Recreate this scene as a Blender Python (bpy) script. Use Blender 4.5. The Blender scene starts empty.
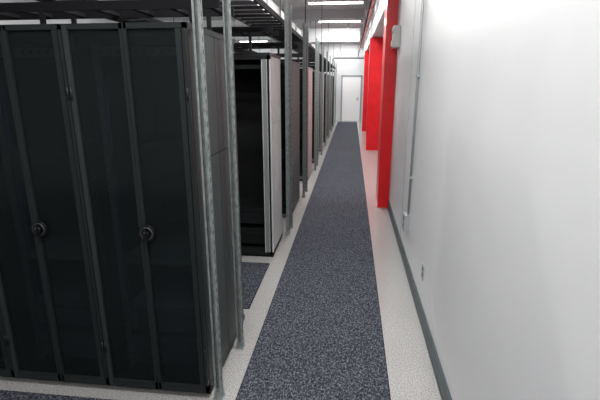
import bpy, math, random
from mathutils import Vector
random.seed(3)
sc = bpy.context.scene
sc.view_settings.view_transform = 'Standard'
sc.view_settings.look = 'None'
sc.view_settings.exposure = 0.0

# ---------------- materials ----------------
def mat(name, col, rough=0.5, metal=0.0, noise=None, col2=None, nscale=20, bump=0.0, bscale=100, emis=None, estr=0, spec=0.5, lo=0.4, hi=0.6):
    m = bpy.data.materials.new(name); m.use_nodes = True
    nt = m.node_tree; b = nt.nodes['Principled BSDF']
    b.inputs['Base Color'].default_value = (*col, 1)
    b.inputs['Roughness'].default_value = rough
    b.inputs['Metallic'].default_value = metal
    b.inputs['Specular IOR Level'].default_value = spec
    tc = nt.nodes.new('ShaderNodeTexCoord')
    if col2 is not None:
        n = nt.nodes.new('ShaderNodeTexNoise'); n.inputs['Scale'].default_value = nscale
        n.inputs['Detail'].default_value = 3
        r = nt.nodes.new('ShaderNodeValToRGB')
        r.color_ramp.elements[0].position = lo; r.color_ramp.elements[0].color = (*col, 1)
        r.color_ramp.elements[1].position = hi; r.color_ramp.elements[1].color = (*col2, 1)
        nt.links.new(tc.outputs['Object'], n.inputs['Vector'])
        nt.links.new(n.outputs['Fac'], r.inputs['Fac'])
        nt.links.new(r.outputs['Color'], b.inputs['Base Color'])
    if bump > 0:
        n2 = nt.nodes.new('ShaderNodeTexNoise'); n2.inputs['Scale'].default_value = bscale
        bp = nt.nodes.new('ShaderNodeBump'); bp.inputs['Strength'].default_value = bump
        bp.inputs['Distance'].default_value = 0.003
        nt.links.new(tc.outputs['Object'], n2.inputs['Vector'])
        nt.links.new(n2.outputs['Fac'], bp.inputs['Height'])
        nt.links.new(bp.outputs['Normal'], b.inputs['Normal'])
    if emis:
        b.inputs['Emission Color'].default_value = (*emis, 1)
        b.inputs['Emission Strength'].default_value = estr
    return m

M = {}
M['wall'] = mat('painted_wall', (0.73,0.74,0.755), 0.42, col2=(0.74,0.75,0.765), nscale=3, bump=0.05, bscale=250)
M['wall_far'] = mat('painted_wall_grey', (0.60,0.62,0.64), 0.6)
M['ceil'] = mat('ceiling_paint', (0.72,0.74,0.75), 0.8, col2=(0.66,0.68,0.69), nscale=2)
M['base'] = mat('baseboard_rubber', (0.05,0.07,0.08), 0.5)
M['red'] = mat('red_paint', (0.75,0.006,0.014), 0.30, col2=(0.66,0.005,0.010), nscale=4, bump=0.08, bscale=40)
M['redpipe'] = mat('red_pipe_paint', (0.6,0.012,0.012), 0.35)
M['rackframe'] = mat('rack_frame_dark', (0.014,0.018,0.019), 0.45, bump=0.05, bscale=600, spec=.35)
M['rackside'] = mat('rack_side_charcoal', (0.036,0.042,0.043), 0.5, bump=0.05, bscale=500)
M['rackblack'] = mat('rack_black', (0.006,0.007,0.008), 0.6, spec=.3)
M['rackwhite'] = mat('rack_panel_light', (0.52,0.53,0.53), 0.4)
M['rackpink'] = mat('rack_panel_rose', (0.42,0.29,0.30), 0.5)
M['rackgrey'] = mat('rack_panel_grey', (0.17,0.19,0.19), 0.5)
M['galv'] = mat('galvanised_steel', (0.20,0.23,0.225), 0.5, 0.3, col2=(0.29,0.32,0.315), nscale=30)
M['hole'] = mat('slot_dark', (0.08,0.085,0.085), 0.8)
M['tray'] = mat('tray_black', (0.008,0.008,0.010), 0.7, spec=.2)
M['duct'] = mat('duct_metal', (0.58,0.60,0.61), 0.5, 0.1)
M['handle'] = mat('handle_black', (0.003,0.003,0.004), 0.35)
M['ring'] = mat('handle_ring', (0.12,0.13,0.13), 0.3, 0.6)
M['bead'] = mat('door_edge_bead', (0.028,0.034,0.035), 0.45, spec=.35)
M['rail'] = mat('rail_steel', (0.16,0.19,0.195), 0.4, 0.3)
M['equip'] = mat('equipment_face', (0.09,0.12,0.125), 0.5)
M['plastic'] = mat('white_plastic', (0.60,0.60,0.58), 0.4)
M['conduit'] = mat('conduit_grey', (0.38,0.41,0.43), 0.4, 0.2)
M['lamp'] = mat('lamp_diffuser', (0.9,0.9,0.9), 0.5, emis=(1,0.99,0.96), estr=9)
M['door'] = mat('door_white', (0.80,0.81,0.82), 0.4)
M['frame'] = mat('door_frame_grey', (0.30,0.32,0.33), 0.5)
M['led'] = mat('cable_blue', (0.03,0.06,0.2), 0.5)

g = bpy.data.materials.new('smoked_door_glass'); g.use_nodes = True
nt = g.node_tree; nt.nodes.clear()
o = nt.nodes.new('ShaderNodeOutputMaterial'); mx = nt.nodes.new('ShaderNodeMixShader')
tr = nt.nodes.new('ShaderNodeBsdfTransparent'); tr.inputs['Color'].default_value = (0.76,0.80,0.81,1)
pb = nt.nodes.new('ShaderNodeBsdfPrincipled'); pb.inputs['Base Color'].default_value=(0.014,0.018,0.019,1)
pb.inputs['Roughness'].default_value=0.12
mx.inputs['Fac'].default_value=0.45
nt.links.new(tr.outputs[0], mx.inputs[1]); nt.links.new(pb.outputs[0], mx.inputs[2]); nt.links.new(mx.outputs[0], o.inputs['Surface'])
M['glass']=g

def carpet_mat():
    m = bpy.data.materials.new('carpet_tweed'); m.use_nodes=True
    nt=m.node_tree; b=nt.nodes['Principled BSDF']; b.inputs['Roughness'].default_value=0.95
    b.inputs['Specular IOR Level'].default_value=0.12
    tc=nt.nodes.new('ShaderNodeTexCoord')
    mp=nt.nodes.new('ShaderNodeMapping'); mp.inputs['Scale'].default_value=(1.0,0.6,1)
    n=nt.nodes.new('ShaderNodeTexNoise'); n.inputs['Scale'].default_value=98; n.inputs['Detail'].default_value=5; n.inputs['Roughness'].default_value=0.75
    r=nt.nodes.new('ShaderNodeValToRGB')
    e=r.color_ramp.elements
    e[0].position=0.39; e[0].color=(0.010,0.011,0.015,1)
    e[1].position=0.66; e[1].color=(0.205,0.22,0.26,1)
    k=r.color_ramp.elements.new(0.5); k.color=(0.045,0.049,0.063,1)
    nt.links.new(tc.outputs['Object'],mp.inputs['Vector']); nt.links.new(mp.outputs[0],n.inputs['Vector'])
    nt.links.new(n.outputs['Fac'],r.inputs['Fac']); nt.links.new(r.outputs['Color'],b.inputs['Base Color'])
    bp=nt.nodes.new('ShaderNodeBump'); bp.inputs['Strength'].default_value=0.4; bp.inputs['Distance'].default_value=0.003
    nt.links.new(n.outputs['Fac'],bp.inputs['Height']); nt.links.new(bp.outputs['Normal'],b.inputs['Normal'])
    return m
M['carpet']=carpet_mat()

def floor_mat():
    m = bpy.data.materials.new('terrazzo_floor_tile'); m.use_nodes=True
    nt=m.node_tree; b=nt.nodes['Principled BSDF']; b.inputs['Roughness'].default_value=0.16
    tc=nt.nodes.new('ShaderNodeTexCoord')
    n=nt.nodes.new('ShaderNodeTexNoise'); n.inputs['Scale'].default_value=120; n.inputs['Detail'].default_value=3
    r=nt.nodes.new('ShaderNodeValToRGB'); e=r.color_ramp.elements
    e[0].position=0.38; e[0].color=(0.25,0.245,0.24,1); e[1].position=0.55; e[1].color=(0.43,0.425,0.42,1)
    br=nt.nodes.new('ShaderNodeTexBrick'); br.offset=0.0
    br.inputs['Scale'].default_value=1.0; br.inputs['Brick Width'].default_value=0.61; br.inputs['Row Height'].default_value=0.61
    br.inputs['Mortar Size'].default_value=0.0012; br.inputs['Mortar Smooth'].default_value=0.0
    br.inputs['Color1'].default_value=(1,1,1,1); br.inputs['Color2'].default_value=(0.99,0.99,0.99,1); br.inputs['Mortar'].default_value=(0.75,0.75,0.75,1)
    mm=nt.nodes.new('ShaderNodeMix'); mm.data_type='RGBA'; mm.blend_type='MULTIPLY'; mm.inputs[0].default_value=1
    nt.links.new(tc.outputs['Object'],n.inputs['Vector']); nt.links.new(tc.outputs['Object'],br.inputs['Vector'])
    nt.links.new(n.outputs['Fac'],r.inputs['Fac'])
    nt.links.new(r.outputs['Color'],mm.inputs[6]); nt.links.new(br.outputs['Color'],mm.inputs[7])
    nt.links.new(mm.outputs[2],b.inputs['Base Color'])
    return m
M['floor']=floor_mat()

# ---------------- mesh builder ----------------
class MB:
    def __init__(s): s.v=[]; s.f=[]; s.mi=[]; s.mats=[]; s.sm=[]
    def m(s,k):
        if k not in s.mats: s.mats.append(k)
        return s.mats.index(k)
    def box(s,x0,x1,y0,y1,z0,z1,k):
        b=len(s.v); i=s.m(k)
        s.v += [(x0,y0,z0),(x1,y0,z0),(x1,y1,z0),(x0,y1,z0),(x0,y0,z1),(x1,y0,z1),(x1,y1,z1),(x0,y1,z1)]
        for q in [(3,2,1,0),(4,5,6,7),(0,1,5,4),(1,2,6,5),(2,3,7,6),(3,0,4,7)]:
            s.f.append(tuple(b+j for j in q)); s.mi.append(i); s.sm.append(False)
    def cyl(s,p0,p1,r,k,n=16,r1=None):
        p0=Vector(p0);p1=Vector(p1); d=(p1-p0).normalized(); r1=r if r1 is None else r1
        a=d.orthogonal().normalized(); c=d.cross(a); b=len(s.v); i=s.m(k)
        for p,rr in ((p0,r),(p1,r1)):
            for j in range(n):
                t=2*math.pi*j/n; s.v.append(tuple(p+rr*(math.cos(t)*a+math.sin(t)*c)))
        for j in range(n):
            s.f.append((b+j,b+(j+1)%n,b+n+(j+1)%n,b+n+j)); s.mi.append(i); s.sm.append(True)
        s.f.append(tuple(b+j for j in reversed(range(n)))); s.mi.append(i); s.sm.append(False)
        s.f.append(tuple(b+n+j for j in range(n))); s.mi.append(i); s.sm.append(False)
    def torus(s,c,R,r,k,n=24,m=8):
        b=len(s.v); i=s.m(k)   # axis along Y
        for j in range(n):
            t=2*math.pi*j/n
            for l in range(m):
                u=2*math.pi*l/m; rr=R+r*math.cos(u)
                s.v.append((c[0]+rr*math.cos(t),c[1]+r*math.sin(u),c[2]+rr*math.sin(t)))
        for j in range(n):
            for l in range(m):
                s.f.append((b+j*m+l,b+j*m+(l+1)%m,b+((j+1)%n)*m+(l+1)%m,b+((j+1)%n)*m+l)); s.mi.append(i); s.sm.append(True)
    def mesh(s,name):
        me=bpy.data.meshes.new(name); me.from_pydata(s.v,[],s.f)
        for k in s.mats: me.materials.append(M[k])
        me.polygons.foreach_set('material_index',s.mi); me.polygons.foreach_set('use_smooth',s.sm); me.update()
        return me
    def obj(s,name,loc=(0,0,0),bevel=0):
        return place(name,s.mesh(name),loc,bevel)
def place(name,me,loc=(0,0,0),bevel=0):
    ob=bpy.data.objects.new(name,me); ob.location=loc; sc.collection.objects.link(ob)
    if bevel:
        md=ob.modifiers.new('bevel','BEVEL'); md.width=bevel; md.segments=2; md.limit_method='ANGLE'
    return ob
def simple(name,dims,k,bevel=0):
    b=MB(); b.box(*dims,k); return b.obj(name,(0,0,0),bevel)

XW=0.58; XR=0.98; YB=-3.0; YE=21.0; XL=-6.5; ZC=3.7
# ---------------- shell ----------------
simple('floor',(XL-.1,XR+.1,YB-.1,YE+.1,-0.1,0),'floor')
simple('ceiling',(XL-.1,XR+.1,YB-.1,YE+.1,ZC,ZC+.1),'ceil')
simple('wall_right',(XW,XR+.1,YB,6.22,0,ZC),'wall')
simple('wall_right_recess',(XR,XR+.1,6.22,YE,0,ZC),'wall')
simple('wall_left',(XL-.1,XL,YB,YE,0,ZC),'wall_far')
simple('wall_back',(XL,XR,YB-.1,YB,0,ZC),'wall_far')
b=MB(); b.box(XL,XR,YE,YE+.1,0,ZC,'wall_far'); b.obj('wall_front')
b=MB()
b.box(XW-.012,XW,YB,6.1,0,.125,'base'); b.box(XW-.016,XW,YB,6.1,0,.02,'base'); b.obj('baseboard_right')
b=MB(); b.box(XR-.012,XR,6.75,YE,0,.125,'base'); b.obj('baseboard_recess')
simple('trim_bulkhead',(0.47,XR,6.75,YE,2.87,ZC),'wall_far')
# end door
b=MB(); y=YE-.002
b.box(-.50,-.44,y-.06,y,0,2.1,'frame'); b.box(.40,.46,y-.06,y,0,2.1,'frame'); b.box(-.50,.46,y-.06,y,2.04,2.1,'frame')
b.box(-.44,.40,y-.04,y,0.005,2.04,'door'); b.box(.28,.31,y-.06,y-.04,.95,1.1,'galv'); b.cyl((.295,y-.09,1.02),(.295,y-.04,1.02),.012,'galv'); b.box(.18,.31,y-.1,y-.085,1.01,1.03,'galv')
b.obj('door_1')
# ---------------- carpets ----------------
b=MB(); b.box(-.60,.27,-2.6,20.4,0,.008,'carpet'); b.box(-.606,-.60,-2.6,20.4,0,.006,'tray'); b.box(.27,.276,-2.6,20.4,0,.006,'tray'); b.obj('carpet_runner')
for i,(y0,y1) in enumerate([(-2.6,1.93),(3.03,3.93)]):
    b=MB(); b.box(-5.0,-.77,y0,y1,0,.008,'carpet'); b.box(-.77,-.764,y0,y1,0,.006,'tray'); b.obj('aisle_carpet')

# ---------------- pillars ----------------
def pillar(y,top,x0=.43,w=.53):
    b=MB()
    b.box(x0,x0+w,y,y+.5,0,top,'red')
    b.box(x0-.006,x0+.05,y-.006,y+.05,.012,top,'red')
    b.box(x0-.012,x0+w,y-.012,y+.512,0,.012,'red')
    b.box(x0-.012,x0+w,y-.012,y+.512,top-.015,top,'red')
    return b.obj('red_pillar',(0,0,0),.004)
b=MB()
b.box(.43,XW-.001,6.12,6.22,0,ZC,'red'); b.box(.43,XR-.001,6.222,6.70,0,ZC,'red'); b.box(.422,.47,6.112,6.16,0,ZC,'red'); b.box(.415,XW-.014,6.105,6.24,0,.012,'red')
b.obj('red_pillar',(0,0,0),.003)
pillar(11.7,2.86); pillar(16.4,2.86)

# ---------------- racks ----------------
def rack_mesh(name,side='rackside',frame='rackframe',depth=.85,openfront=False,H=2.02):
    b=MB(); D=depth; t=.02
    for sx in (-1,1):
        xo=.298*sx; xi=.278*sx
        for z0,z1 in ((.06,.66),(.665,1.36),(1.365,H-.03)):
            for y0,y1 in ((.05,D*.5-.004),(D*.5+.004,D-.02)):
                b.box(min(xo,xi),max(xo,xi),y0,y1,z0,z1,side)
        xa,xb=min(.29*sx,.27*sx),max(.29*sx,.27*sx)
        b.box(xa,xb,.03,D,.02,H-.02,'rackblack')
    fr2='rackblack' if openfront else frame
    b.box(-.3,.3,.03,D,H-.03,H,'rackframe' if openfront else frame)
    b.box(-.3,.3,.03,D,.03,.06,fr2)
    b.box(-.29,.29,.05,D-.01,0,.03,'rackblack')
    b.box(-.28,.28,D-.02,D,.06,H-.03,'rackblack')
    b.box(-.3,-.265,.03,.075,.03,H-.03,fr2)
    b.box(.265,.3,.03,.075,.03,H-.03,frame)
    b.box(-.3,.3,.03,.075,H-.06,H-.03,fr2)
    if openfront and side=='rackwhite':
        b.box(.225,.264,.02,.055,.06,H-.06,'rackgrey')
        b.box(.219,.225,.018,.057,.06,H-.06,'rackwhite')
    rl='rail' if not openfront else 'rackframe'
    for x in (-.245,.215):
        b.box(x,x+.03,.14,.16,.08,H-.08,rl)
        z=.12
        while z<H-.1:
            b.box(x+.009,x+.021,.137,.141,z,z+.012,'hole' if not openfront else 'rackblack'); z+=.0445
    b.box(-.245,.245,.13,.16,H-.14,H-.10,rl)
    if not openfront:
        for j in range(9):
            b.box(-.2+j*.045,-.185+j*.045,.127,.131,H-.128,H-.112,'rackblack')
    z=.10
    eqm='equip' if not openfront else 'rackblack'
    for h,on in [(.09,1),(.09,1),(.045,0),(.13,1),(.045,1)]:
        if on:
            b.box(-.213,.213,.15,.6 if D>.65 else D-.05,z,z+h-.006,eqm)
            b.box(-.20,-.17,.146,.151,z+.01,z+h-.016,rl)
        z+=h
    if not openfront:
        b.box(-.213,.213,.16,D-.05,.75,.79,eqm); b.box(-.213,.213,.16,D-.05,1.3,1.39,'rackframe')
    b.cyl((-.235,.2,.1),(-.235,.2,1.8),.012,'led',8); b.cyl((.235,.22,.1),(.235,.22,1.8),.014,'rackblack',8)
    if not openfront:
        fw=.016
        for x0,x1 in ((-.298,-.002),(.002,.298)):
            z0,z1=.045,H-.004
            b.box(x0,x0+fw,0,.028,z0,z1,frame); b.box(x1-fw,x1,0,.028,z0,z1,frame)
            b.box(x0,x1,0,.028,z1-.025,z1,frame); b.box(x0,x1,0,.028,z0,z0+.045,frame)
            b.box(x0+fw,x1-fw,.010,.015,z0+.045,z1-.025,'glass')
            b.box(x0,x0+.003,-.002,.003,z0,z1,'bead')
        b.box(-.296,-.274,-.001,.026,.05,H-.006,'bead')
        b.box(.250,.277,.002,.026,.09,H-.03,frame)
        cx=.026; cz=1.0
        b.cyl((cx,.0,cz),(cx,-.012,cz),.045,'handle',28)
        b.torus((cx,-.012,cz),.032,.003,'ring')
        b.cyl((cx,-.012,cz),(cx,-.028,cz),.018,'handle',18)
        b.box(cx-.009,cx+.009,-.034,-.018,cz-.032,cz+.03,'handle')
        b.cyl((cx,-.034,cz+.012),(cx,-.037,cz+.012),.005,'ring',12)
        for z in (.3,1.7):
            b.cyl((.292,-.002,z-.03),(.292,-.002,z+.03),.005,'rackframe',8); b.cyl((-.292,-.002,z-.03),(-.292,-.002,z+.03),.005,'rackframe',8)
    return b.mesh(name)

XC=-1.055
dark=rack_mesh('rack_dark')
dark_open=rack_mesh('rack_open','rackside','rackblack',.65,True)
lite=rack_mesh('rack_light','rackwhite','rackwhite',.65,True)
pink=rack_mesh('rack_rose','rackpink','rackgrey',.85)
grey=rack_mesh('rack_grey','rackgrey','rackgrey',.85)
white=rack_mesh('rack_white','rackwhite','rackgrey',.85)
rows=[(2.0,dark,dark,6),(4.06,lite,dark_open,5),(5.6,dark,dark,5),(7.7,pink,dark,4),(9.6,grey,dark,4),(11.3,white,dark,4),(13.1,dark,dark,4),(14.9,grey,dark,4),(16.7,white,dark,4),(18.5,dark,dark,4)]
for y,first,rest,n in rows:
    for j in range(n):
        place('server_rack', first if j==0 else rest, (XC-.602*j,y,0))

# ---------------- strut posts ----------------
def strut_post(H):
    b=MB(); h=.0185
    b.box(-h,-h+.003,-h,h,0,H,'galv'); b.box(h-.003,h,-h,h,0,H,'galv'); b.box(-h,h,h-.003,h,0,H,'galv')
    b.box(-h,-h+.010,-h,-h+.003,0,H,'galv'); b.box(h-.010,h,-h,-h+.003,0,H,'galv')
    z=.06
    while z<H-.05:
        b.box(h-.0005,h+.0006,-.005,.005,z,z+.024,'hole'); z+=.055
    b.box(-.028,.028,-.028,.028,0,.006,'galv'); b.box(-h-.004,h+.004,-h-.004,h+.004,0,.05,'galv')
    return b.mesh('strut')
HP=2.58
sm_=strut_post(HP)
posts=[2.03,2.52,4.80,5.08,6.55,6.95,8.75,9.3,10.7,12.4,14.2,16.0,17.8,19.6]
for y in posts: place('strut_post',sm_,(-.705,y,0))

# ---------------- cable ladders ----------------
def ladder(axis,c0,c1,a0,a1,z,step=.23):
    b=MB(); t=.016; h=.05
    if axis=='x':
        for c in (c0,c1): b.box(a0,a1,c-t/2,c+t/2,z,z+h,'tray')
        a=a0+.1
        while a<a1-.03: b.box(a,a+.03,c0,c1,z+.008,z+.030,'tray'); a+=step
    else:
        for c in (c0,c1): b.box(c-t/2,c+t/2,a0,a1,z,z+h,'tray')
        a=a0+.1
        while a<a1-.03: b.box(c0,c1,a,a+.03,z+.008,z+.030,'tray'); a+=step
    return b
def add_supports(b,xs,ys,z,top=ZC):
    for x in xs:
        for y in ys: b.cyl((x,y,z),(x,y,top),.006,'tray',6)
b=ladder('x',2.50,2.80,-4.6,-.74,2.15)
for x in (-4.2,-3.0,-1.8,-.9):
    for y in (2.5,2.8): b.box(x-.012,x+.012,y-.012,y+.012,2.02,2.16,'tray')
b.obj('cable_ladder')
b=ladder('y',-1.15,-.76,2.45,20.2,2.36); add_supports(b,(-1.15,-.76),(3.4,7.2,11,13.9,18),2.36); b.obj('cable_ladder')
for y in (4.15,5.75,7.85,9.75,11.45,13.25,15.05,16.85,18.65):
    b=ladder('x',y,y+.35,-4.4,-.74,2.20)
    for x in (-4.1,-2.5,-.95):
        b.box(x-.012,x+.012,y-.006,y+.02,2.02,2.21,'tray')
    b.obj('cable_ladder')
b=ladder('x',3.6,3.95,-5.5,-.76,2.62); add_supports(b,(-4.5,-2.5,-.9),(3.6,3.95),2.62); b.obj('cable_ladder')
b=ladder('y',-2.9,-2.5,2.9,20,2.48); add_supports(b,(-2.9,-2.5),(3.5,7.2,11,13.9,19),2.48); b.obj('cable_ladder')

# ---------------- ceiling stuff ----------------
for y in (5.5,9.2,12.8,17.0):
    b=MB()
    b.box(XL,.28,y,y+.03,ZC-.22,ZC,'duct'); b.box(XL,.28,y-.07,y+.10,ZC-.24,ZC-.22,'duct'); b.box(XL,.28,y-.07,y+.10,ZC-.015,ZC,'duct')
    b.obj('ceiling_beam')
b=MB()
b.box(-1.60,.2,14.4,15.0,3.0,3.4,'duct')
for x in (-1.4,-.2): b.box(x,x+.04,14.37,15.03,2.97,3.43,'duct'); b.cyl((x+.02,14.7,3.4),(x+.02,14.7,ZC),.008,'galv',8)
b.box(-2.2,-1.6,2.5,20.6,3.0,3.3,'duct')
for k in range(13): y=2.8+k*1.4; b.box(-2.23,-1.57,y,y+.04,2.97,3.33,'duct'); b.cyl((-1.95,y+.02,3.3),(-1.95,y+.02,ZC),.008,'galv',8)
b.obj('air_duct')
b=MB(); b.cyl((.36,YB,3.32),(.36,YE,3.32),.035,'redpipe',14)
for y in (1,4,7,10,13,16,19): b.cyl((.36,y,3.32),(.36,y,ZC),.006,'galv',8); b.cyl((.36,y-.03,3.32),(.36,y+.03,3.32),.043,'redpipe',14)
b.obj('sprinkler_pipe')
b=MB(); b.cyl((.40,YB,3.1),(.40,6.0,3.1),.012,'tray',10); b.cyl((.25,6,2.95),(.25,YE,2.95),.012,'tray',10)
for y in (-2,1,4,5.9): b.cyl((.40,y,3.1),(.40,y,ZC),.004,'tray',6)
for y in (6.1,10.1,14,20): b.cyl((.25,y,2.95),(.25,y,ZC),.004,'tray',6)
b.obj('ceiling_conduit')
b=MB()
for yy in (17.6,17.9): b.box(-.74,.44,yy-.012,yy+.012,2.66,2.71,'galv')
x=-.7
while x<.42: b.box(x,x+.015,17.6,17.9,2.665,2.68,'galv'); x+=.15
for x in (-.5,.2):
    for yy in (17.6,17.9): b.cyl((x,yy,2.69),(x,yy,ZC),.006,'galv',6)
b.obj('wire_tray')

def fixture(x,y,energy,size=1.25):
    b=MB(); h=size/2
    b.box(-h,h,-.09,.09,.0,.05,'plastic'); b.box(-h+.02,h-.02,-.07,.07,-.02,0,'lamp')
    b.box(-h,-h+.02,-.09,.09,-.03,0,'plastic'); b.box(h-.02,h,-.09,.09,-.03,0,'plastic')
    for s in (-.4,.4): b.cyl((s,0,.05),(s,0,ZC-3.5),.005,'galv',6)
    b.obj('ceiling_light',(x,y,3.5))
    L=bpy.data.lights.new('tube','AREA'); L.shape='RECTANGLE'; L.size=size; L.size_y=.16; L.energy=energy; L.color=(1,.985,.96)
    lo=bpy.data.objects.new('tube_light',L); lo.location=(x,y,3.465); sc.collection.objects.link(lo)
for y,e in ((-1.4,40),(.8,60),(2.6,56),(6.9,50),(8.5,50),(10.55,54),(13.6,56),(15.8,56),(18.4,52),(20.2,34)): fixture(-.42,y,e)
for y,e in ((3.4,50),(7.0,75),(10.5,85),(16.0,80),(19.5,70)): fixture(-4.3,y,e)

# ---------------- wall fittings ----------------
b=MB(); x=XW
b.box(x-.085,x,5.80,5.98,2.18,2.44,'plastic'); b.box(x-.10,x-.085,5.82,5.96,2.20,2.27,'plastic')
b.cyl((x-.10,5.86,2.38),(x-.085,5.86,2.38),.03,'conduit',16); b.cyl((x-.02,5.89,2.44),(x-.02,5.89,ZC),.01,'conduit',10)
b.obj('emergency_light',(0,0,0),.004)
b=MB()
b.cyl((x-.016,3.97,.54),(x-.016,3.97,ZC),.011,'conduit',12)
b.box(x-.05,x,3.93,4.05,.40,.55,'conduit'); b.box(x-.054,x-.05,3.925,4.055,.395,.555,'conduit'); b.cyl((x-.055,3.99,.51),(x-.052,3.99,.51),.018,'hole',12); b.cyl((x-.055,3.99,.44),(x-.052,3.99,.44),.018,'hole',12)
for z in (.9,1.8,2.7): b.box(x-.03,x,3.945,3.995,z,z+.02,'conduit')
b.obj('conduit_socket')
b=MB(); b.box(x-.006,x,3.06,3.13,.31,.425,'conduit')
for z in (.335,.38): b.box(x-.008,x-.005,3.08,3.11,z,z+.025,'hole')
b.obj('wall_outlet')
b=MB(); b.box(x-.003,x,4.55,4.556,.125,ZC,'conduit'); b.obj('trim_1')

# ---------------- camera ----------------
w=bpy.data.worlds.new('world'); sc.world=w; w.use_nodes=True
w.node_tree.nodes['Background'].inputs[0].default_value=(.8,.85,.9,1); w.node_tree.nodes['Background'].inputs[1].default_value=.3
cam=bpy.data.cameras.new('camera'); cam.lens=25.8; cam.sensor_width=36; cam.clip_start=.02
co=bpy.data.objects.new('camera',cam); co.location=(0,0,1.75); co.rotation_euler=(math.radians(74.78),0,math.radians(6.66))
sc.collection.objects.link(co); sc.camera=co
